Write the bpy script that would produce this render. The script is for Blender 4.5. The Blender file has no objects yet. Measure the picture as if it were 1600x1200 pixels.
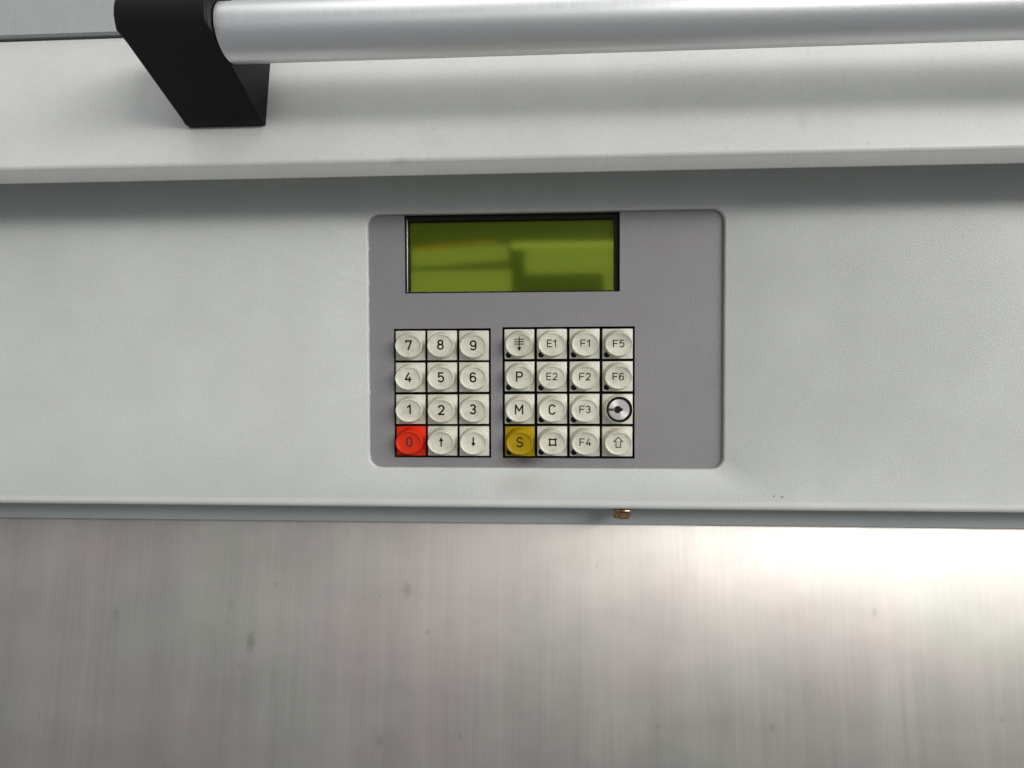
import bpy, bmesh, math, random
from mathutils import Vector, Matrix, Euler
random.seed(7)
S = 0.001                                   # the scene is measured in millimetres
sc = bpy.context.scene
C = sc.collection

# ------------------------------------------------------------------ camera
cam_d = bpy.data.cameras.new('camera')
cam = bpy.data.objects.new('camera', cam_d); C.objects.link(cam)
cam_d.sensor_fit = 'HORIZONTAL'; cam_d.sensor_width = 36.0
cam_d.lens = 901.0 / 1600.0 * 36.0
cam_d.clip_start = 0.01; cam_d.clip_end = 50
yaw, pitch, roll = 0.05127, -0.02154, 0.00278
cam.location = (0, -0.340, 0)
Rm = Matrix.Rotation(yaw, 3, 'Z') @ Matrix.Rotation(pitch, 3, 'X') @ Matrix.Rotation(roll, 3, 'Y')
cam.rotation_euler = (Rm @ Matrix.Rotation(math.pi / 2, 3, 'X')).to_euler()
sc.camera = cam

# ------------------------------------------------------------------ world and lamps (an indoor hall)
w = bpy.data.worlds.new('World'); sc.world = w; w.use_nodes = True
bg = w.node_tree.nodes['Background']
wn = w.node_tree                              # pale ceiling and walls above, darker floor below
wt = wn.nodes.new('ShaderNodeTexCoord'); ws = wn.nodes.new('ShaderNodeSeparateXYZ'); wr = wn.nodes.new('ShaderNodeMapRange')
wr.interpolation_type = 'SMOOTHSTEP'
wr.inputs['From Min'].default_value = -0.55; wr.inputs['From Max'].default_value = 0.45
wr.inputs['To Min'].default_value = 0.18; wr.inputs['To Max'].default_value = 0.34
wn.links.new(wt.outputs['Generated'], ws.inputs[0]); wn.links.new(ws.outputs['Z'], wr.inputs['Value']); wn.links.new(wr.outputs[0], bg.inputs[1])
bg.inputs[0].default_value = (0.94, 0.97, 1.0, 1)

def lamp(name, loc, aim, sx, sy, power, col=(1, 1, 1), spread=180):
    d = bpy.data.lights.new(name, 'AREA'); d.shape = 'RECTANGLE'; d.size = sx; d.size_y = sy
    d.energy = power; d.color = col; d.spread = math.radians(spread)
    o = bpy.data.objects.new(name, d); C.objects.link(o); o.location = loc
    o.rotation_euler = (Vector(aim) - Vector(loc)).to_track_quat('-Z', 'Y').to_euler()
    return o
def polar(az, el, r):                       # azimuth to the right of the panel's normal
    a, e = math.radians(az), math.radians(el)
    return (r * math.sin(a) * math.cos(e), -r * math.cos(a) * math.cos(e), r * math.sin(e))
lamp('hall_window', polar(47, 18, 3.2), (0, 0, 0), 2.6, 0.62, 76, (1.0, 0.99, 0.96))
lamp('ceiling_light', polar(20, 68, 2.6), (0, 0, 0), 3.0, 1.8, 24, (1.0, 0.99, 0.97))
# daylight openings on the far side of the hall, plus one added orange strip
def opening(i, x0, x1, z0, z1, k=1.0, roll=0.0, col=(0.97, 1, 0.98)):
    o = lamp('far_window_or_strip_%d' % i, ((x0 + x1) / 2, -6.0, (z0 + z1) / 2), ((x0 + x1) / 2, 0, (z0 + z1) / 2), x1 - x0, z1 - z0, 4.2 * k * (x1 - x0) * (z1 - z0), col)
    o.rotation_euler = (Matrix.Rotation(math.radians(-roll), 3, 'Y') @ o.rotation_euler.to_matrix()).to_euler()
opening(1, -1.44, -0.36, 1.19, 1.37, 1.0, 3.5)
opening(6, -1.44, -0.50, 1.375, 1.41, 1.2, 4.5, (1.0, 0.42, 0.05))  # no opening: orange lamp added for an orange streak in the display's reflection
opening(2, -1.46, -0.33, 0.20, 1.12)
opening(3, -0.18, 0.86, 1.07, 1.33)
opening(4, 0.68, 0.86, 0.40, 1.07, 0.9)
opening(5, -0.33, 0.90, 1.34, 1.42, 1.6)

sc.view_settings.view_transform = 'Standard'; sc.view_settings.look = 'None'
sc.view_settings.exposure = 0.22; sc.view_settings.gamma = 1.0
sc.view_settings.use_curve_mapping = False
sc.cycles.use_light_tree = False; sc.cycles.use_denoising = True; sc.cycles.use_adaptive_sampling = False

# ------------------------------------------------------------------ materials
def newmat(name):
    m = bpy.data.materials.new(name); m.use_nodes = True
    nt = m.node_tree; b = nt.nodes['Principled BSDF']
    return m, nt, b
def N(nt, t, **kw):
    n = nt.nodes.new(t)
    for k, v in kw.items():
        if k in n.inputs: n.inputs[k].default_value = v
        else: setattr(n, k, v)
    return n
def coords(nt, scale=(1, 1, 1)):
    tc = N(nt, 'ShaderNodeTexCoord'); mp = N(nt, 'ShaderNodeMapping')
    mp.inputs['Scale'].default_value = scale
    nt.links.new(tc.outputs['Object'], mp.inputs['Vector']); return mp.outputs['Vector']
def ramp(nt, fac, stops):
    r = N(nt, 'ShaderNodeValToRGB'); e = r.color_ramp.elements
    e[0].position, e[0].color = stops[0][0], stops[0][1]
    e[1].position, e[1].color = stops[-1][0], stops[-1][1]
    for p, c in stops[1:-1]:
        x = e.new(p); x.color = c
    nt.links.new(fac, r.inputs[0]); return r.outputs[0]
def g(v, a=1): return (v, v, v, 1)
def mixc(nt, fac, a, b, mode='MIX'):
    m = N(nt, 'ShaderNodeMix', data_type='RGBA', blend_type=mode)
    for sock, val in ((m.inputs[0], fac), (m.inputs[6], a), (m.inputs[7], b)):
        if hasattr(val, 'default_value'): nt.links.new(val, sock)
        else: sock.default_value = val
    return m.outputs[2]
def bump(nt, b, h, strength, dist):
    n = N(nt, 'ShaderNodeBump'); n.inputs['Strength'].default_value = strength
    n.inputs['Distance'].default_value = dist
    nt.links.new(h, n.inputs['Height']); nt.links.new(n.outputs[0], b.inputs['Normal'])
def smudge(nt, centre, radii, soft_noise=900):
    """0..1 mask of a dirt mark with a ragged outline, at a place on the object"""
    tc = N(nt, 'ShaderNodeTexCoord')
    sub = N(nt, 'ShaderNodeVectorMath', operation='SUBTRACT'); sub.inputs[1].default_value = centre
    nt.links.new(tc.outputs['Object'], sub.inputs[0])
    dv = N(nt, 'ShaderNodeVectorMath', operation='DIVIDE'); dv.inputs[1].default_value = radii
    nt.links.new(sub.outputs[0], dv.inputs[0])
    ln = N(nt, 'ShaderNodeVectorMath', operation='LENGTH'); nt.links.new(dv.outputs[0], ln.inputs[0])
    ns = N(nt, 'ShaderNodeTexNoise', Scale=soft_noise, Detail=4.0); nt.links.new(tc.outputs['Object'], ns.inputs['Vector'])
    ad = N(nt, 'ShaderNodeMath', operation='MULTIPLY_ADD'); ad.inputs[1].default_value = 1.3; ad.inputs[2].default_value = -0.65
    nt.links.new(ns.outputs[0], ad.inputs[0])
    sm = N(nt, 'ShaderNodeMath', operation='ADD'); nt.links.new(ln.outputs[1], sm.inputs[0]); nt.links.new(ad.outputs[0], sm.inputs[1])
    return ramp(nt, sm.outputs[0], [(0.0, g(1)), (1.0, g(0))])

def paint_material(name, base, rough, stains=(), grain=1.0):
    m, nt, b = newmat(name)
    v = coords(nt)
    fine = N(nt, 'ShaderNodeTexNoise', Scale=1000.0, Detail=2.0); nt.links.new(v, fine.inputs['Vector'])
    big = N(nt, 'ShaderNodeTexNoise', Scale=22.0, Detail=5.0, Roughness=0.65); nt.links.new(v, big.inputs['Vector'])
    speck = N(nt, 'ShaderNodeTexNoise', Scale=420.0, Detail=3.0); nt.links.new(v, speck.inputs['Vector'])
    c = mixc(nt, 1.0, (*base, 1), ramp(nt, big.outputs[0], [(0.3, (0.91, 0.91, 0.90, 1)), (0.7, (1, 1, 1, 1))]), 'MULTIPLY')
    c = mixc(nt, 1.0, c, ramp(nt, fine.outputs[0], [(0.3, g(1 - 0.10 * grain)), (0.7, g(1 + 0.06 * grain))]), 'MULTIPLY')
    c = mixc(nt, 1.0, c, ramp(nt, speck.outputs[0], [(0.24, g(0.86)), (0.31, g(1))]), 'MULTIPLY')
    for (cen, rad, col, amt) in stains:
        f = smudge(nt, cen, rad)
        k = N(nt, 'ShaderNodeMath', operation='MULTIPLY'); k.inputs[1].default_value = amt
        nt.links.new(f, k.inputs[0])
        c = mixc(nt, k.outputs[0], c, (*col, 1))
    nt.links.new(c, b.inputs['Base Color'])
    b.inputs['Roughness'].default_value = rough
    b.inputs['Specular IOR Level'].default_value = 0.45
    bump(nt, b, fine.outputs[0], 0.4 * grain, 0.0003)
    return m

M = {}
M['paint'] = paint_material('light_grey_paint', (0.625, 0.635, 0.61), 0.42,
    [((-0.073, -0.041, 0.1095), (0.006, 0.02, 0.003), (0.42, 0.42, 0.39), 0.5), ((-0.055, -0.040, 0.119), (0.012, 0.02, 0.004), (0.5, 0.5, 0.47), 0.4),
     ((0.085, -0.040, 0.117), (0.020, 0.02, 0.004), (0.5, 0.5, 0.47), 0.4), ((0.132, -0.038, 0.126), (0.004, 0.02, 0.006), (0.45, 0.45, 0.42), 0.5)], 0.55)
M['paint_panel'] = paint_material('light_grey_panel_paint', (0.57, 0.583, 0.56), 0.42,
    [((-0.012, 0, -0.0665), (0.022, 0.02, 0.010), (0.36, 0.32, 0.22), 0.4),
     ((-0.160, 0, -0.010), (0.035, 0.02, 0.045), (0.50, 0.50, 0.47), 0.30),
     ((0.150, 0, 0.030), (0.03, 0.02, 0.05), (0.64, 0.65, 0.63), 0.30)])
M['beam'] = paint_material('blue_grey_paint', (0.36, 0.385, 0.38), 0.4)
M['plate'] = paint_material('mid_grey_plate_paint', (0.245, 0.235, 0.24), 0.5,
    [((-0.011, 0, -0.0528), (0.016, 0.02, 0.0050), (0.04, 0.032, 0.028), 1.0),
     ((-0.018, 0, -0.0545), (0.016, 0.02, 0.004), (0.15, 0.12, 0.115), 0.5)])

def simple(name, col, rough, metal=0.0, spec=0.5):
    m, nt, b = newmat(name)
    v = coords(nt)
    n = N(nt, 'ShaderNodeTexNoise', Scale=500.0, Detail=3.0); nt.links.new(v, n.inputs['Vector'])
    nt.links.new(mixc(nt, 1.0, (*col, 1), ramp(nt, n.outputs[0], [(0.3, g(0.88)), (0.7, g(1.06))]), 'MULTIPLY'), b.inputs['Base Color'])
    b.inputs['Roughness'].default_value = rough; b.inputs['Metallic'].default_value = metal
    b.inputs['Specular IOR Level'].default_value = spec
    return m
M['black'] = simple('matt_black_plastic', (0.006, 0.006, 0.006), 0.6, 0, 0.25)
M['bracket'] = simple('satin_black_casting', (0.004, 0.004, 0.0045), 0.5, 0, 0.2)
M['gasket'] = simple('dark_grey_frame', (0.03, 0.032, 0.036), 0.3)
M['legend'] = simple('engraved_black_ink', (0.008, 0.007, 0.005), 0.7, 0, 0.15)
M['legend_red'] = simple('engraved_dark_ink_on_red', (0.06, 0.010, 0.008), 0.55)
M['slot'] = simple('worn_brass_slot', (0.11, 0.075, 0.045), 0.45, 0.5)

def plastic(name, base, dirt, rough=0.38, spec=0.4):
    m, nt, b = newmat(name)
    v = coords(nt)
    oi = N(nt, 'ShaderNodeObjectInfo')
    off = N(nt, 'ShaderNodeVectorMath', operation='ADD'); nt.links.new(v, off.inputs[0])
    sc_ = N(nt, 'ShaderNodeVectorMath', operation='SCALE'); sc_.inputs['Scale'].default_value = 1.0
    cmb = N(nt, 'ShaderNodeCombineXYZ')
    for i in range(3): nt.links.new(oi.outputs['Random'], cmb.inputs[i])
    nt.links.new(cmb.outputs[0], sc_.inputs[0]); nt.links.new(sc_.outputs[0], off.inputs[1])
    n1 = N(nt, 'ShaderNodeTexNoise', Scale=130.0, Detail=4.0, Roughness=0.6); nt.links.new(off.outputs[0], n1.inputs['Vector'])
    n2 = N(nt, 'ShaderNodeTexNoise', Scale=900.0, Detail=3.0); nt.links.new(off.outputs[0], n2.inputs['Vector'])
    c = mixc(nt, ramp(nt, n1.outputs[0], [(0.38, g(0)), (0.70, g(0.75))]), (*base, 1), (*dirt, 1))
    c = mixc(nt, ramp(nt, n2.outputs[0], [(0.62, g(0)), (0.8, g(0.45))]), c, (*dirt, 1))
    vary = N(nt, 'ShaderNodeMapRange'); vary.inputs['To Min'].default_value = 0.93; vary.inputs['To Max'].default_value = 1.04
    nt.links.new(oi.outputs['Random'], vary.inputs[0])
    vm = N(nt, 'ShaderNodeVectorMath', operation='SCALE'); nt.links.new(c, vm.inputs[0]); nt.links.new(vary.outputs[0], vm.inputs['Scale'])
    nt.links.new(vm.outputs[0], b.inputs['Base Color'])
    b.inputs['Roughness'].default_value = rough
    b.inputs['Specular IOR Level'].default_value = spec
    return m
M['cream'] = plastic('cream_key_plastic', (0.69, 0.675, 0.55), (0.46, 0.42, 0.35))
M['cream_tile'] = plastic('cream_tile_plastic', (0.67, 0.665, 0.565), (0.52, 0.50, 0.42))
M['red'] = plastic('red_key_plastic', (0.72, 0.030, 0.005), (0.56, 0.02, 0.004), 0.42, 0.2)
M['yellow'] = plastic('mustard_key_plastic', (0.40, 0.265, 0.002), (0.29, 0.19, 0.002), 0.42, 0.2)

# liquid crystal cell
m, nt, b = newmat('green_liquid_crystal'); M['lcd'] = m
v = coords(nt)
n = N(nt, 'ShaderNodeTexNoise', Scale=30.0, Detail=2.0); nt.links.new(v, n.inputs['Vector'])
nt.links.new(ramp(nt, n.outputs[0], [(0.3, (0.046, 0.082, 0.0, 1)), (0.7, (0.072, 0.096, 0.0, 1))]), b.inputs['Base Color'])
b.inputs['Roughness'].default_value = 0.5; b.inputs['Specular IOR Level'].default_value = 0.1
# clear pane: straight-through transparency with a thin green reflecting film
m, nt, b = newmat('filmed_display_glass'); M['glass'] = m
nt.nodes.remove(b)
tr = N(nt, 'ShaderNodeBsdfTransparent'); gl = N(nt, 'ShaderNodeBsdfGlossy', Roughness=0.055); fr = N(nt, 'ShaderNodeFresnel', IOR=1.52); mx = N(nt, 'ShaderNodeMixShader')
nz = N(nt, 'ShaderNodeTexNoise', Scale=60.0)
nt.links.new(ramp(nt, nz.outputs[0], [(0, (0.94, 0.97, 0.93, 1)), (1, (0.98, 0.99, 0.97, 1))]), tr.inputs[0])
gl.inputs[0].default_value = (0.82, 0.98, 0.12, 1)
nt.links.new(fr.outputs[0], mx.inputs[0]); nt.links.new(tr.outputs[0], mx.inputs[1]); nt.links.new(gl.outputs[0], mx.inputs[2])
nt.links.new(mx.outputs[0], nt.nodes['Material Output'].inputs['Surface'])

# anodised tube
m, nt, b = newmat('satin_anodised_aluminium'); M['tube'] = m
v = coords(nt, (3, 600, 600))
n = N(nt, 'ShaderNodeTexNoise', Scale=3.0, Detail=4.0); nt.links.new(v, n.inputs['Vector'])
nt.links.new(ramp(nt, n.outputs[0], [(0.3, (0.74, 0.75, 0.76, 1)), (0.7, (0.80, 0.805, 0.81, 1))]), b.inputs['Base Color'])
nt.links.new(ramp(nt, n.outputs[0], [(0.3, g(0.38)), (0.7, g(0.46))]), b.inputs['Roughness'])
b.inputs['Metallic'].default_value = 0.9

# brushed steel, streaks run down the sheet
m, nt, b = newmat('brushed_steel'); M['steel'] = m
v1 = coords(nt, (1, 1, 0.03)); v2 = coords(nt, (1, 1, 0.012)); v3 = coords(nt)
s1 = N(nt, 'ShaderNodeTexNoise', Scale=420.0, Detail=5.0, Roughness=0.65); nt.links.new(v1, s1.inputs['Vector'])
s2 = N(nt, 'ShaderNodeTexNoise', Scale=24.0, Detail=6.0, Roughness=0.7); nt.links.new(v2, s2.inputs['Vector'])
bl = N(nt, 'ShaderNodeTexNoise', Scale=9.0, Detail=3.0); nt.links.new(v3, bl.inputs['Vector'])
c = mixc(nt, ramp(nt, bl.outputs[0], [(0.40, g(0)), (0.60, g(1))]), (0.535, 0.52, 0.475, 1), (0.565, 0.51, 0.485, 1))
c = mixc(nt, 1.0, c, ramp(nt, s1.outputs[0], [(0.3, g(0.945)), (0.7, g(1.035))]), 'MULTIPLY')
c = mixc(nt, 1.0, c, ramp(nt, s2.outputs[0], [(0.3, g(0.92)), (0.65, g(1.03))]), 'MULTIPLY')
cl = N(nt, 'ShaderNodeTexNoise', Scale=13.0, Detail=4.0, Roughness=0.6); nt.links.new(coords(nt, (1, 1, 1.6)), cl.inputs['Vector'])
c = mixc(nt, 1.0, c, ramp(nt, cl.outputs[0], [(0.32, g(0.90)), (0.66, g(1.04))]), 'MULTIPLY')
# finger marks and oil spots, each where it sits on the sheet
for (x, z, rx, rz, amt) in ((-163, -85, 3.6, 9.0, .60), (-62, -51, 4.4, 6.5, .55), (-79, -55, 1.2, 1.8, .45), (-177, -62, 3.2, 5.0, .25),
        (-48, -77, 2.2, 2.0, .40), (-77, -143, 3.6, 4.5, .40), (-26, -139, 2.0, 4.0, .35), (96, -130, 1.6, 2.2, .50), (165, -128, 2.2, 2.6, .50),
        (60, -34, 1.0, 2.6, .35), (-103, -15, 1.4, 2.0, .35), (160, -32, 2.6, 3.0, .22), (-148, -49, 1.8, 2.6, .30), (-170, -100, 1.5, 3.5, .30), (-255, -70, 3.0, 5.0, .4), (230, -60, 2.4, 4.0, .4), (300, -120, 2.0, 3.0, .4), (-330, -120, 2.2, 3.6, .4)):
    f = smudge(nt, (x * S, 0, z * S), (rx * S, 0.05, rz * S), 420)
    k = N(nt, 'ShaderNodeMath', operation='MULTIPLY'); k.inputs[1].default_value = amt * 0.8; nt.links.new(f, k.inputs[0])
    c = mixc(nt, k.outputs[0], c, (0.20, 0.185, 0.15, 1))
nt.links.new(c, b.inputs['Base Color'])
nt.links.new(ramp(nt, s2.outputs[0], [(0.3, g(0.46)), (0.7, g(0.55))]), b.inputs['Roughness'])
b.inputs['Metallic'].default_value = 0.92; b.inputs['Anisotropic'].default_value = 0.35
tg = N(nt, 'ShaderNodeTangent', direction_type='RADIAL', axis='X'); nt.links.new(tg.outputs[0], b.inputs['Tangent']); b.inputs['Anisotropic Rotation'].default_value = 0.25
v4 = coords(nt, (1, 1, 0.02))
s3 = N(nt, 'ShaderNodeTexNoise', Scale=1500.0, Detail=2.0); nt.links.new(v4, s3.inputs['Vector'])
bump(nt, b, s3.outputs[0], 0.22, 0.0001)

# turned lock face, passivated bolt
m, nt, b = newmat('turned_lock_face'); M['lock'] = m
v = coords(nt)
wv = N(nt, 'ShaderNodeTexWave', wave_type='RINGS', rings_direction='Y', Scale=700.0, Distortion=1.0); nt.links.new(v, wv.inputs['Vector'])
nt.links.new(ramp(nt, wv.outputs[0], [(0, (0.66, 0.61, 0.61, 1)), (1, (0.80, 0.75, 0.75, 1))]), b.inputs['Base Color'])
b.inputs['Metallic'].default_value = 0.75; b.inputs['Roughness'].default_value = 0.38
b.inputs['Anisotropic'].default_value = 0.7
tg = N(nt, 'ShaderNodeTangent', direction_type='RADIAL', axis='Y'); nt.links.new(tg.outputs[0], b.inputs['Tangent'])
m, nt, b = newmat('yellow_passivated_zinc'); M['zinc'] = m
v = coords(nt)
n = N(nt, 'ShaderNodeTexNoise', Scale=350.0, Detail=3.0); nt.links.new(v, n.inputs['Vector'])
nt.links.new(ramp(nt, n.outputs[0], [(0.35, (0.22, 0.17, 0.05, 1)), (0.55, (0.48, 0.32, 0.20, 1)), (0.7, (0.18, 0.17, 0.06, 1))]), b.inputs['Base Color'])
b.inputs['Metallic'].default_value = 1.0; b.inputs['Roughness'].default_value = 0.22

# ------------------------------------------------------------------ mesh helpers (millimetres in)
def mesh_from(name, verts, faces, mat, smooth=False, angle=None):
    me = bpy.data.meshes.new(name)
    me.from_pydata([tuple(c * S for c in p) for p in verts], [], faces)
    bm = bmesh.new(); bm.from_mesh(me)
    bmesh.ops.recalc_face_normals(bm, faces=bm.faces)
    bm.to_mesh(me); bm.free()
    if smooth:
        for p in me.polygons: p.use_smooth = True
    if angle is not None:
        me.set_sharp_from_angle(angle=math.radians(angle))
    me.materials.append(M[mat] if isinstance(mat, str) else mat)
    return me
def put(name, me, loc=(0, 0, 0), parent=None, label=None):
    o = bpy.data.objects.new(name, me); C.objects.link(o)
    o.location = tuple(c * S for c in loc)
    if parent: o.parent = parent
    if label: o['label'] = label
    return o
def thing(name, label, cat, loc=(0, 0, 0), group=None, kind=None):
    o = bpy.data.objects.new(name, None); C.objects.link(o); o.location = tuple(c * S for c in loc)
    o.empty_display_size = 0.01
    o['label'] = label; o['category'] = cat
    if group: o['group'] = group
    if kind: o['kind'] = kind
    return o
def arc2(cx, cy, r, a0, a1, n):
    return [(cx + r * math.cos(math.radians(a0 + (a1 - a0) * i / n)), cy + r * math.sin(math.radians(a0 + (a1 - a0) * i / n))) for i in range(n + 1)]
def extrude_x(name, prof, x0, x1, mat, closed=True, angle=30, nx=1):
    """a (y, z) profile swept along x"""
    k = len(prof); V, F = [], []
    for i in range(nx + 1):
        x = x0 + (x1 - x0) * i / nx
        V += [(x, p[0], p[1]) for p in prof]
    for i in range(nx):
        for j in range(k if closed else k - 1):
            a, b_ = j, (j + 1) % k
            F.append((i * k + a, i * k + b_, (i + 1) * k + b_, (i + 1) * k + a))
    if closed:
        F.append(tuple(range(k))); F.append(tuple(nx * k + j for j in range(k)))
    return mesh_from(name, V, F, mat, True, angle)
def revolve(name, prof, mat, n=48, sx=None, angle=35, axis='y', cap=True, lean=0.0):
    """prof: list of (radius_x, radius_z, height); revolved about the axis"""
    V, F = [], []
    for (rx, rz, h) in prof:
        for i in range(n):
            a = 2 * math.pi * i / n
            if axis == 'y': V.append((rx * math.cos(a), h, rz * math.sin(a) + lean * min(0, h)))
            else: V.append((rx * math.cos(a), rz * math.sin(a), h))
    for k in range(len(prof) - 1):
        for i in range(n):
            j = (i + 1) % n
            F.append((k * n + i, k * n + j, (k + 1) * n + j, (k + 1) * n + i))
    if cap:
        F.append(tuple(range(n))); F.append(tuple((len(prof) - 1) * n + i for i in range(n)))
    return mesh_from(name, V, F, mat, True, angle)
def bevel_box(name, sx, sy, sz, r, mat, seg=2, origin=(0, 0, 0)):
    bm = bmesh.new()
    bmesh.ops.create_cube(bm, size=1.0, matrix=Matrix.Translation(Vector(origin) * S) @ Matrix.Diagonal((sx * S, sy * S, sz * S, 1)))
    if r: bmesh.ops.bevel(bm, geom=bm.edges[:], offset=r * S, segments=seg, profile=0.5, affect='EDGES')
    me = bpy.data.meshes.new(name); bm.to_mesh(me); bm.free()
    for p in me.polygons: p.use_smooth = True
    me.set_sharp_from_angle(angle=math.radians(35))
    me.materials.append(M[mat]); return me
def rounded_rect(x0, x1, z0, z1, r, n=10):
    P = []
    for cx, cz, a in ((x1 - r, z1 - r, 0), (x0 + r, z1 - r, 90), (x0 + r, z0 + r, 180), (x1 - r, z0 + r, 270)):
        P += arc2(cx, cz, r, a, a + 90, n)
    return P
def dense(P, step):
    out = []
    for i, p in enumerate(P):
        q = P[(i + 1) % len(P)]; d = math.dist(p, q); k = max(1, int(d / step))
        out += [(p[0] + (q[0] - p[0]) * t / k, p[1] + (q[1] - p[1]) * t / k) for t in range(k)]
    return out
def sheet_with_hole(name, outer, hole, y0, thick, mat, cham=0.35):
    """flat sheet facing -y, one opening with a small rounded edge"""
    x0, x1, z0, z1 = outer
    cx = sum(p[0] for p in hole) / len(hole); cz = sum(p[1] for p in hole) / len(hole)
    hx = (max(p[0] for p in hole) - min(p[0] for p in hole)) / 2; hz = (max(p[1] for p in hole) - min(p[1] for p in hole)) / 2
    n = len(hole); V, F = [], []
    def outp(p):
        dx, dz = p[0] - cx, p[1] - cz
        t = 1e9
        if dx > 1e-6: t = min(t, (x1 - cx) / dx)
        if dx < -1e-6: t = min(t, (x0 - cx) / dx)
        if dz > 1e-6: t = min(t, (z1 - cz) / dz)
        if dz < -1e-6: t = min(t, (z0 - cz) / dz)
        return cx + dx * t, cz + dz * t
    out = [outp(p) for p in hole]
    for X, Z in ((x0, z0), (x0, z1), (x1, z0), (x1, z1)):      # snap the nearest spoke onto each corner
        i = min(range(n), key=lambda k: math.dist(out[k], (X, Z))); out[i] = (X, Z)
    def inset(p, d):
        dx, dz = p[0] - cx, p[1] - cz
        return (cx + dx * (1 + d / hx), cz + dz * (1 + d / hz))
    rings = [[(o[0], y0, o[1]) for o in out]]
    rings.append([(*inset(p, cham), y0) for p in hole]); rings[-1] = [(a, y, b_) for a, b_, y in rings[-1]]
    rings.append([(inset(p, cham * .35)[0], y0 + cham * .35, inset(p, cham * .35)[1]) for p in hole])
    rings.append([(p[0], y0 + cham, p[1]) for p in hole])
    rings.append([(p[0], y0 + thick, p[1]) for p in hole])
    rings.append([(o[0], y0 + thick, o[1]) for o in out])
    for r in rings: V += r
    R_ = len(rings)
    for k in range(R_):
        for i in range(n):
            j = (i + 1) % n; kk = (k + 1) % R_
            F.append((k * n + i, k * n + j, kk * n + j, kk * n + i))
    return mesh_from(name, V, F, mat, True, 35)

X0, X1 = -470, 420                           # how far the machine's front runs to either side

# ------------------------------------------------------------------ machine housing
housing = thing('machine_housing', 'light grey painted machine front with overhanging hood around the control panel', 'machine', (0, 0, -97))
HB = Vector((0, 0, 97))                      # child offset: world z 0 in the housing's frame
hole = dense(rounded_rect(-103.3, 105.7, -57.3, 93.7, 7.2, 10), 2.5)
rr = random.Random(3)
def chip(p):                                 # the cut edge is a little ragged on the left
    if p[0] < -103.2 and rr.random() < 0.10: return (p[0] + rr.uniform(0.2, 0.5), p[1])
    return (p[0] + rr.uniform(-0.05, 0.05), p[1] + rr.uniform(-0.05, 0.05))
hole = [chip(p) for p in hole]
put('front_panel', sheet_with_hole('front_panel', (X0, X1, -76, 122), hole, 0, 2.6, 'paint_panel', 0.9), HB, housing)
# hood: folded lip, rounded nose and leaning face; it shelters the top of the panel
HZ = 103.9
p = [(-2, 122), (-34.5, 121)] + [(-34.5, HZ + 1.5)] + arc2(-35.5, HZ + 1.0, 1.0, 0, -135, 5) + [(-40.6, HZ + 5.2)]
p += arc2(-38.6, HZ + 7.2, 2.9, 225, 170, 8)
fy, fz = p[-1]
LEAN = 0.17
JT = 73.0
p += [(fy + LEAN * JT, fz + JT), (fy + LEAN * JT + 2, fz + JT), (fy + LEAN * JT + 2, fz + JT - 2), (-2, 125)]
put('hood', extrude_x('hood', p, X0, X1, 'paint', angle=25), HB, housing)
# upper cover beyond the dark joint
uy, uz = fy + LEAN * JT, fz + JT
put('joint_strip', bevel_box('joint_strip', X1 - X0 - 4, 4, 14, 0, 'black', origin=((X0 + X1) / 2, uy + 5.2, uz)), HB, housing)
put('upper_cover', extrude_x('upper_cover', [(uy - 0.5, uz + 1.6), (uy - 2, uz + 2.6), (uy + 14, uz + 110), (uy + 20, uz + 110), (uy + 6, uz + 1.6)], X0, X1, 'beam'), HB, housing)
# folded bottom edge
q = [(0, -76), (0, -78.3)] + arc2(3.2, -78.3, 3.2, 180, 270, 8) + [(25.6, -81.5), (25.6, -79), (2.6, -78), (2.6, -76)]
put('bottom_flange', extrude_x('bottom_flange', q, X0, X1, 'paint', angle=25), HB, housing)
# beam behind the flange
put('lower_beam', bevel_box('lower_beam', X1 - X0, 10, 32, 0.8, 'beam', origin=((X0 + X1) / 2, 31, -80.9)), HB, housing, 'blue grey rail under the front panel')
# flange bolt under the edge
bolt = put('flange_bolt', revolve('flange_bolt', [(5.2, 5.2, 0.2), (6.5, 6.5, 0), (6.7, 6.7, -0.5), (6.3, 6.3, -1.2), (5.4, 5.4, -1.8), (4.6, 4.6, -1.9)], 'zinc', 40, axis='z', angle=50),
           HB + Vector((48.0, 6.6, -81.75)), housing, 'yellow zinc flange bolt under the panel edge')
V, F = [], []
hexr = [(5.55, -1.6), (5.55, -5.0), (5.0, -5.7)]
for r, h in hexr:
    for i in range(6):
        a = math.radians(60 * i + 11); V.append((r * math.cos(a), r * math.sin(a), h))
for k in range(2):
    for i in range(6): F.append((k * 6 + i, k * 6 + (i + 1) % 6, k * 6 + 6 + (i + 1) % 6, k * 6 + 6 + i))
F += [tuple(range(6)), tuple(range(12, 18))]
put('hexagon_head', mesh_from('hexagon_head', V, F, 'zinc'), (0, 0, 0), bolt)
# two scuffs in the paint near the lower right
for (x, z, L, h, a) in ((134.4, -72.6, 1.3, 0.55, 5), (139.0, -73.0, 2.4, 0.45, -14), (-62, -71.2, 0.9, 0.12, 40)):
    P = [(-L / 2, 0.1 * h), (-L * .2, h * .5), (L * .3, h * .4), (L / 2, -h * .1), (L * .2, -h * .5), (-L * .3, -h * .25)]
    ca, sa = math.cos(math.radians(a)), math.sin(math.radians(a))
    V = [(u * ca - v_ * sa, -0.02, u * sa + v_ * ca) for u, v_ in P] + [(u * ca - v_ * sa, 0.02, u * sa + v_ * ca) for u, v_ in P]
    F = [tuple(range(6)), tuple(range(6, 12))] + [(i, (i + 1) % 6, 6 + (i + 1) % 6, 6 + i) for i in range(6)]
    put('paint_scuff', mesh_from('paint_scuff', V, F, 'gasket'), HB + Vector((x, -0.02, z)), housing)

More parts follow.
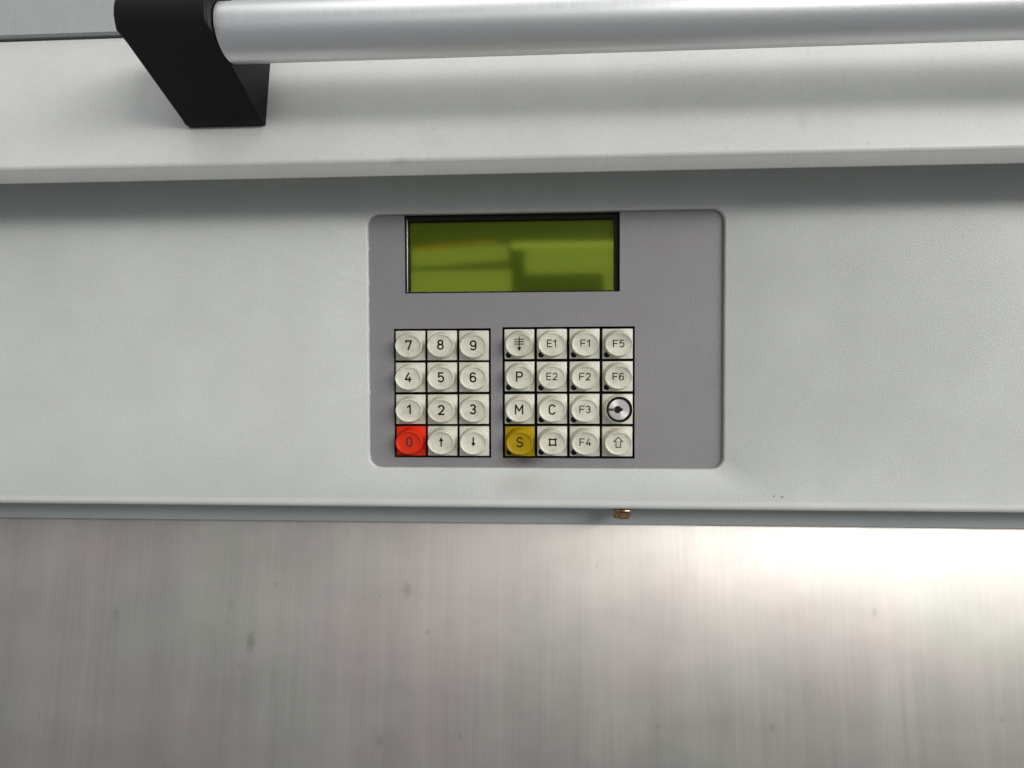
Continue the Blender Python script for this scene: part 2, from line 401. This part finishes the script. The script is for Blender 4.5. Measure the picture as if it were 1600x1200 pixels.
# ------------------------------------------------------------------ steel sheet below
steel = put('steel_sheet', bevel_box('steel_sheet', X1 - X0, 6, 300, 0.5, 'steel', origin=(0, 3, -150)), ((X0 + X1) / 2, 32, -90))
steel.rotation_euler = (math.radians(-8), 0, 0)
steel['label'] = 'stained brushed steel sheet below the painted panel'; steel['category'] = 'steel sheet'

# ------------------------------------------------------------------ tube and its bracket
XB = -146.0; TY, TZ, TR = -75.0, 157.8, 12.6
tube = put('metal_tube', revolve('metal_tube', [(TR - 2, TR - 2, 0), (TR, TR, 0.4), (TR, TR, X1 - XB)], 'tube', 72, axis='z', angle=30), (XB + 0.2, TY, TZ))
tube.rotation_euler = (0, math.radians(90), 0)
tube['label'] = 'satin aluminium tube running along the top of the hood'; tube['category'] = 'tube'
br = thing('tube_bracket', 'black wedge shaped bracket holding the left end of the tube', 'bracket', (XB - 20, -40, 122))
def hood_y(z): return fy + LEAN * (z - fz)
zb = 130.6
prof = [(hood_y(zb) + 1, zb), (hood_y(zb) - 3.5, zb)] + [(hood_y(zb) - 6.0, zb + 1.5)]
prof += [(TY - 10, TZ - 8)] + arc2(TY, TZ + 1, 17.5, 205, 100, 10) + [(hood_y(TZ + 19) + 1, TZ + 19)]
W = 42
me = extrude_x('body', [(a + 40, b_ - 122) for a, b_ in prof], -W / 2, W / 2, 'bracket', angle=40)
bmx = bmesh.new(); bmx.from_mesh(me)
bmesh.ops.bevel(bmx, geom=[e for e in bmx.edges if abs(abs(e.verts[0].co.x) - W / 2 * S) < 1e-6 and abs(e.verts[0].co.x - e.verts[1].co.x) < 1e-6], offset=0.9 * S, segments=2, profile=0.5, affect='EDGES')
bmx.to_mesh(me); bmx.free()
put('body', me, (20 - W / 2, 0, 0), br)

# ------------------------------------------------------------------ control panel
PY = 2.7                                      # face of the grey plate
panel = thing('control_panel', 'grey machine control panel with green display and cream push keys', 'control panel', (1, PY, -57))
PB = Vector((-1, -PY, 57))                   # world to panel frame
def pp(x, y, z): return Vector((x, y, z)) + PB

MG = 0.45                                    # black reveal round each block of keys
KP = [dict(x0=-88.2, x1=-30.6, z0=-51.1, z1=25.4, cols=3), dict(x0=-22.8, x1=54.4, z0=-51.2, z1=26.0, cols=4)]
for k in KP:
    k['x0'] -= MG; k['x1'] += MG; k['z0'] -= MG; k['z1'] += MG
DX0, DX1, DZ0, DZ1 = -81.8, 46.0, 46.9, 93.6
# grey plate with three openings, cut from a grid of cells
xs = sorted({-112, KP[0]['x0'], KP[0]['x1'], KP[1]['x0'], KP[1]['x1'], DX0, DX1, 114})
zs = sorted({-66, KP[0]['z0'], KP[1]['z0'], KP[0]['z1'], KP[1]['z1'], DZ0, DZ1, 101})
holes = [(k['x0'], k['x1'], k['z0'], k['z1']) for k in KP] + [(DX0, DX1, DZ0, DZ1)]
def inside(x, z): return any(a < x < b_ and c_ < z < d for a, b_, c_, d in holes)
bm = bmesh.new(); vd = {}
def gv(x, z):
    if (x, z) not in vd: vd[(x, z)] = bm.verts.new((x * S, 0, z * S))
    return vd[(x, z)]
for i in range(len(xs) - 1):
    for j in range(len(zs) - 1):
        if not inside((xs[i] + xs[i + 1]) / 2, (zs[j] + zs[j + 1]) / 2):
            bm.faces.new((gv(xs[i], zs[j]), gv(xs[i + 1], zs[j]), gv(xs[i + 1], zs[j + 1]), gv(xs[i], zs[j + 1])))
ex = bmesh.ops.extrude_face_region(bm, geom=bm.faces[:])
bmesh.ops.translate(bm, verts=[e for e in ex['geom'] if isinstance(e, bmesh.types.BMVert)], vec=(0, 1.6 * S, 0))
bmesh.ops.recalc_face_normals(bm, faces=bm.faces[:])
me = bpy.data.meshes.new('base_plate'); bm.to_mesh(me); bm.free(); me.materials.append(M['plate'])
put('base_plate', me, pp(0, PY, 0), panel)

# display: black tray, frame, green cell, clear window
cx, cz = (DX0 + DX1) / 2, (DZ0 + DZ1) / 2; dw, dh = DX1 - DX0, DZ1 - DZ0
def frame_mesh(name, x0, x1, z0, z1, t, y0, y1, mat):
    tl, tr, tb, tt = t
    V, F = [], []
    for y in (y0, y1):
        V += [(x0, y, z0), (x1, y, z0), (x1, y, z1), (x0, y, z1), (x0 + tl, y, z0 + tb), (x1 - tr, y, z0 + tb), (x1 - tr, y, z1 - tt), (x0 + tl, y, z1 - tt)]
    for i in range(4):
        j = (i + 1) % 4
        F += [(i, j, 4 + j, 4 + i), (8 + i, 8 + j, 12 + j, 12 + i), (i, j, 8 + j, 8 + i), (4 + i, 4 + j, 12 + j, 12 + i)]
    return mesh_from(name, V, F, mat)
disp = put('display', frame_mesh('display', -dw / 2 - 2, dw / 2 + 2, -dh / 2 - 2, dh / 2 + 2, (2.4, 2.4, 2.4, 2.4), 0, 7, 'black'), pp(cx, PY + 1.7, cz), panel, 'yellow green liquid crystal display behind clear glass')
put('bezel', frame_mesh('bezel', -dw / 2 + 0.5, dw / 2 - 0.5, -dh / 2 + 0.5, dh / 2 - 0.5, (1.5, 2.2, 0.7, 2.4), 0, 2.0, 'black'), (0, 1.0, 0), disp)
put('wall_glint_strip', bevel_box('wall_glint_strip', 0.5, 1.2, dh - 3, 0.1, 'tube'), (-dw / 2 + 1.25, 0.75, -0.6), disp)  # bright strip standing in for reflections on the recess's left wall
put('liquid_crystal_cell', bevel_box('liquid_crystal_cell', dw - 1, 1.2, dh - 1, 0, 'lcd'), (0, 6.1, 0), disp)
put('backing', bevel_box('backing', dw + 3, 1.0, dh + 3, 0, 'black'), (0, 7.6, 0), disp)
put('window_pane', bevel_box('window_pane', dw - 1.2, 0.8, dh - 1.2, 0, 'glass'), (0, 3.7, 0), disp)

# ------------------------------------------------------------------ key legends drawn as strokes
def A(cx, cy, rx, ry, a0, a1, n=14):
    return [(cx + rx * math.cos(math.radians(a0 + (a1 - a0) * i / n)), cy + ry * math.sin(math.radians(a0 + (a1 - a0) * i / n))) for i in range(n + 1)]
GL = {
 '0': (.58, [A(.29, .71, .29, .29, 0, 180) + A(.29, .29, .29, .29, 180, 360) + [(.58, .71)]]),
 '1': (.34, [[(0, .74), (.30, 1), (.30, 0)]]),
 '2': (.62, [A(.30, .70, .30, .30, 165, -38) + [(0, 0), (.62, 0)]]),
 '3': (.56, [A(.27, .745, .26, .255, 150, -85) , A(.27, .255, .29, .255, 90, -150)]),
 '4': (.64, [[(.38, 1), (0, .25), (.64, .25)], [(.47, .50), (.47, 0)]]),
 '5': (.60, [[(.54, 1), (.06, 1), (.04, .52)] + A(.285, .325, .31, .325, 132, -148)]),
 '6': (.60, [A(.30, .30, .30, .30, 0, 360, 24), [(0, .30), (0, .70)] + A(.30, .70, .30, .30, 180, 35)]),
 '7': (.62, [[(0, .84), (0, 1), (.62, 1), (.24, 0)]]),
 '8': (.60, [A(.30, .755, .255, .245, 0, 360, 24), A(.30, .27, .30, .27, 0, 360, 24)]),
 '9': (.60, [A(.30, .70, .30, .30, 0, 360, 24), [(.60, .70), (.60, .30)] + A(.30, .30, .30, .30, 0, -145)]),
 'E': (.64, [[(.64, 1), (0, 1), (0, 0), (.64, 0)], [(0, .51), (.56, .51)]]),
 'F': (.68, [[(.68, 1), (0, 1), (0, 0)], [(0, .51), (.56, .51)]]),
 'P': (.62, [[(0, 0), (0, 1), (.35, 1)] + A(.35, .735, .27, .265, 90, -90) + [(0, .47)]]),
 'M': (.76, [[(0, 0), (0, 1), (.38, .36), (.76, 1), (.76, 0)]]),
 'C': (.62, [A(.31, .69, .31, .31, 22, 180) + A(.31, .31, .31, .31, 180, 338)]),
 'S': (.62, [A(.31, .745, .285, .255, 28, 262) + A(.31, .255, .30, .25, 82, -152)]),
}
TOPX, TOPZ, CAPH, DISH = 7.95, 6.85, 5.4, 0.55
def dish_y(x, z):
    r2 = (x / (TOPX - .7)) ** 2 + (z / (TOPZ - .7)) ** 2
    return -CAPH + 0.32 + DISH * max(0.0, 1 - r2 * r2)
def legend_mesh(name, strokes, stroke, fills=(), mat='legend'):
    V, F = [], []
    def v3(x, z): V.append((x, dish_y(x, z + 0.45) - 0.06, z)); return len(V) - 1
    def disc(x, z, r):
        F.append(tuple(v3(x + r * math.cos(2 * math.pi * i / 10), z + r * math.sin(2 * math.pi * i / 10)) for i in range(10)))
    for st in strokes:
        pts = []
        for a, b_ in zip(st, st[1:]):
            k = max(1, int(math.dist(a, b_) / 0.5))
            pts += [(a[0] + (b_[0] - a[0]) * t / k, a[1] + (b_[1] - a[1]) * t / k) for t in range(k)]
        pts.append(st[-1])
        for a, b_ in zip(pts, pts[1:]):
            d = math.dist(a, b_)
            if d < 1e-6: continue
            nx, nz = -(b_[1] - a[1]) / d * stroke / 2, (b_[0] - a[0]) / d * stroke / 2
            F.append((v3(a[0] + nx, a[1] + nz), v3(b_[0] + nx, b_[1] + nz), v3(b_[0] - nx, b_[1] - nz), v3(a[0] - nx, a[1] - nz)))
        for a in pts[1:-1] if st[0] != st[-1] else pts: disc(a[0], a[1], stroke / 2)
        for a in (pts[0], pts[-1]): disc(a[0], a[1], stroke * 0.42)
    for poly in fills: F.append(tuple(v3(x, z) for x, z in poly))
    me = bpy.data.meshes.new(name); me.from_pydata([tuple(c * S for c in q_) for q_ in V], [], F)
    for f in me.polygons:
        if f.normal.y > 0: f.flip()
    me.materials.append(M[mat]); return me
def text_strokes(txt, H, stroke, gap):
    h = H - stroke
    tot = sum(GL[c][0] * h for c in txt) + gap * (len(txt) - 1); x = -tot / 2; out = []
    for c in txt:
        w_, st = GL[c]
        for s_ in st: out.append([(x + a * h, -h / 2 + b_ * h) for a, b_ in s_])
        x += w_ * h + gap
    return out
def legend(txt):
    mat = 'legend'
    if txt == 'up': return [[(0, -2.5), (0, 1.2)]], .8, [[(-1.35, .45), (1.35, .45), (0, 2.9)]]
    if txt == 'down': return [[(0, 2.5), (0, -1.2)]], .8, [[(-1.3, -.45), (0, -2.9), (1.3, -.45)]]
    if txt == 'feed':
        return [[(0, 4.2), (0, -2.0)]] + [[(-2.75, z), (2.75, z)] for z in (2.75, 1.35, -0.05)], .56, [[(-1.25, -1.8), (0, -4.3), (1.25, -1.8)]]
    if txt == 'square':
        a, o_ = 1.65, 2.15
        return [[(-o_, a), (o_, a)], [(-o_, -a), (o_, -a)], [(-a, -o_), (-a, o_)], [(a, -o_), (a, o_)]], .85, []
    if txt == 'shift':
        P = [(-1.3, -2.9), (-1.3, .6), (-2.55, .6), (0, 2.95), (2.55, .6), (1.3, .6), (1.3, -2.9), (-1.3, -2.9)]
        return [P], .5, []
    if len(txt) == 2: return text_strokes(txt, 4.5, .60, 1.1), .60, []
    if txt.isdigit(): return text_strokes(txt, 6.1, .95, 0), .95, []
    return text_strokes(txt, 6.2, .86, 0), .86, []

# shared key meshes
def tile_mesh(mat): return bevel_box('key', 17.65, 3.0, 17.65, 0.28, mat, origin=(0, 1.5, 0))
def cap_mesh(mat):
    B = 8.12
    prof = [(B + .35, B + .35, 0.05), (B + .12, B + .10, -0.35), (B - .02, B - .10, -1.0), (B - .2, B - .45, -2.6), (TOPX + .05, TOPZ + .15, -CAPH + .5),
            (TOPX, TOPZ, -CAPH + .22), (TOPX - .16, TOPZ - .16, -CAPH + .04), (TOPX - .38, TOPZ - .38, -CAPH), (TOPX - .6, TOPZ - .6, -CAPH + .05)]
    for f_ in (0.96, .9, .82, .7, .5, .25, 0.04):
        x_, z_ = (TOPX - .7) * f_, (TOPZ - .7) * f_
        prof.append((x_, z_, -CAPH + 0.32 + DISH * (1 - f_ ** 4)))
    return revolve('cap', prof, mat, 48, angle=60, lean=0.09)
TILE = {k: tile_mesh({'cream': 'cream_tile'}.get(k, k)) for k in ('cream', 'red', 'yellow')}
CAP = {k: cap_mesh(k) for k in ('cream', 'red', 'yellow')}
DOT = revolve('indicator', [(1.72, 1.72, 0.2), (1.72, 1.72, -0.45), (1.5, 1.5, -0.6)], 'black', 20)

ROWS = [[['7', '8', '9'], ['4', '5', '6'], ['1', '2', '3'], ['0', 'up', 'down']],
        [['feed', 'E1', 'F1', 'F5'], ['P', 'E2', 'F2', 'F6'], ['M', 'C', 'F3', 'LOCK'], ['S', 'square', 'F4', 'shift']]]
WORDS = {'up': 'with an up arrow', 'down': 'with a down arrow', 'feed': 'with a down arrow through three bars', 'square': 'with a crossed square sign', 'shift': 'with an outlined up arrow'}
kr = random.Random(11)
for ki, k in enumerate(KP):
    kw, kh = k['x1'] - k['x0'] - 2 * MG, k['z1'] - k['z0'] - 2 * MG; kcx, kcz = (k['x0'] + k['x1']) / 2, (k['z0'] + k['z1']) / 2
    well = put('keypad_well', frame_mesh('keypad_well', -kw / 2 - 2, kw / 2 + 2, -kh / 2 - 2, kh / 2 + 2, (1.8, 1.8, 1.8, 1.8), 0, 5, 'black'), pp(kcx, PY + 1.7, kcz), panel)
    put('well_floor', bevel_box('well_floor', kw + 2, 1, kh + 2, 0, 'black'), (0, 5.6, 0), well)
    px, pz = (kw - .2) / k['cols'], (kh - .2) / 4
    for r in range(4):
        for c_ in range(k['cols']):
            t = ROWS[ki][r][c_]
            x = kcx + (c_ - (k['cols'] - 1) / 2) * px + kr.uniform(-.1, .1); z = kcz + (1.5 - r) * pz + kr.uniform(-.1, .1)
            col = {'0': 'red', 'S': 'yellow'}.get(t, 'cream')
            if t == 'LOCK':
                key = put('key_lock', TILE['cream'], pp(x, PY - .25, z), panel, 'round key lock with metal face and black ring')
                put('collar', revolve('collar', [(8.05, 8.05, .05), (7.85, 7.85, -.6), (7.65, 7.65, -2), (7.4, 7.4, -5.3), (7.25, 7.25, -5.5), (7.05, 7.05, -5.5), (7.0, 7.0, -5.2), (7.0, 7.0, -3.2)], 'cream', 56, angle=50, cap=False), (0.3, 0, 0), key)
                put('ring', revolve('ring', [(6.98, 6.98, -3.0), (6.98, 6.98, -5.25), (6.7, 6.7, -5.45), (6.2, 6.2, -5.4), (5.75, 5.75, -4.95), (5.7, 5.7, -3.0)], 'black', 56, cap=False), (0.3, 0, 0), key)
                put('lock_face', revolve('lock_face', [(5.72, 5.72, -3.2), (5.7, 5.7, -4.5), (5.5, 5.5, -4.75), (4.0, 4.0, -4.78), (0.1, 0.1, -4.78)], 'lock', 56), (0.3, 0, 0), key)
                P = arc2(0, 0, 1.55, 20, 160, 10) + arc2(0, 0, 1.55, 200, 340, 10)
                P = [(2.6, .75), (1.9, .8)] + arc2(0, 0, 2.0, 24, 336, 18) + [(1.9, -.8), (2.6, -.75), (2.9, 0)]
                n_ = len(P)
                V = [(a - .8, -4.84, b_) for a, b_ in P] + [(a - .8, -4.6, b_) for a, b_ in P]
                put('keyhole', mesh_from('keyhole', V, [tuple(range(n_)), tuple(range(n_, 2 * n_))] + [(i, (i + 1) % n_, n_ + (i + 1) % n_, n_ + i) for i in range(n_)], 'black'), (0.3, 0, 0), key)
                put('slot', bevel_box('slot', 3.4, .3, 1.4, 0.05, 'slot'), (-3.9, -4.72, 0), key)
                for ch in key.children: ch.scale = (1.08, 1.0, 1.08)
                continue
            word = WORDS.get(t, 'marked ' + t)
            key = put('key', TILE[col], pp(x, PY - .25, z), panel, {'red': 'red key ', 'yellow': 'mustard yellow key ', 'cream': 'cream key '}[col] + word)
            dy = kr.uniform(-.15, .15)
            cp = put('cap', CAP[col], (0, dy, 0), key)
            tilt = Euler((math.radians(kr.uniform(-1.1, 1.1)), 0, math.radians(kr.uniform(-1.1, 1.1)))); cp.rotation_euler = tilt
            st, sw, fl = legend(t)
            put('legend', legend_mesh('legend', st, sw, fl, 'legend_red' if col == 'red' else 'legend'), (kr.uniform(-.15, .15), dy, kr.uniform(-.15, .15)), key).rotation_euler = tilt
            if ki == 1 and t != 'shift':
                put('indicator', DOT, (-6.4, 0, -6.4), key)
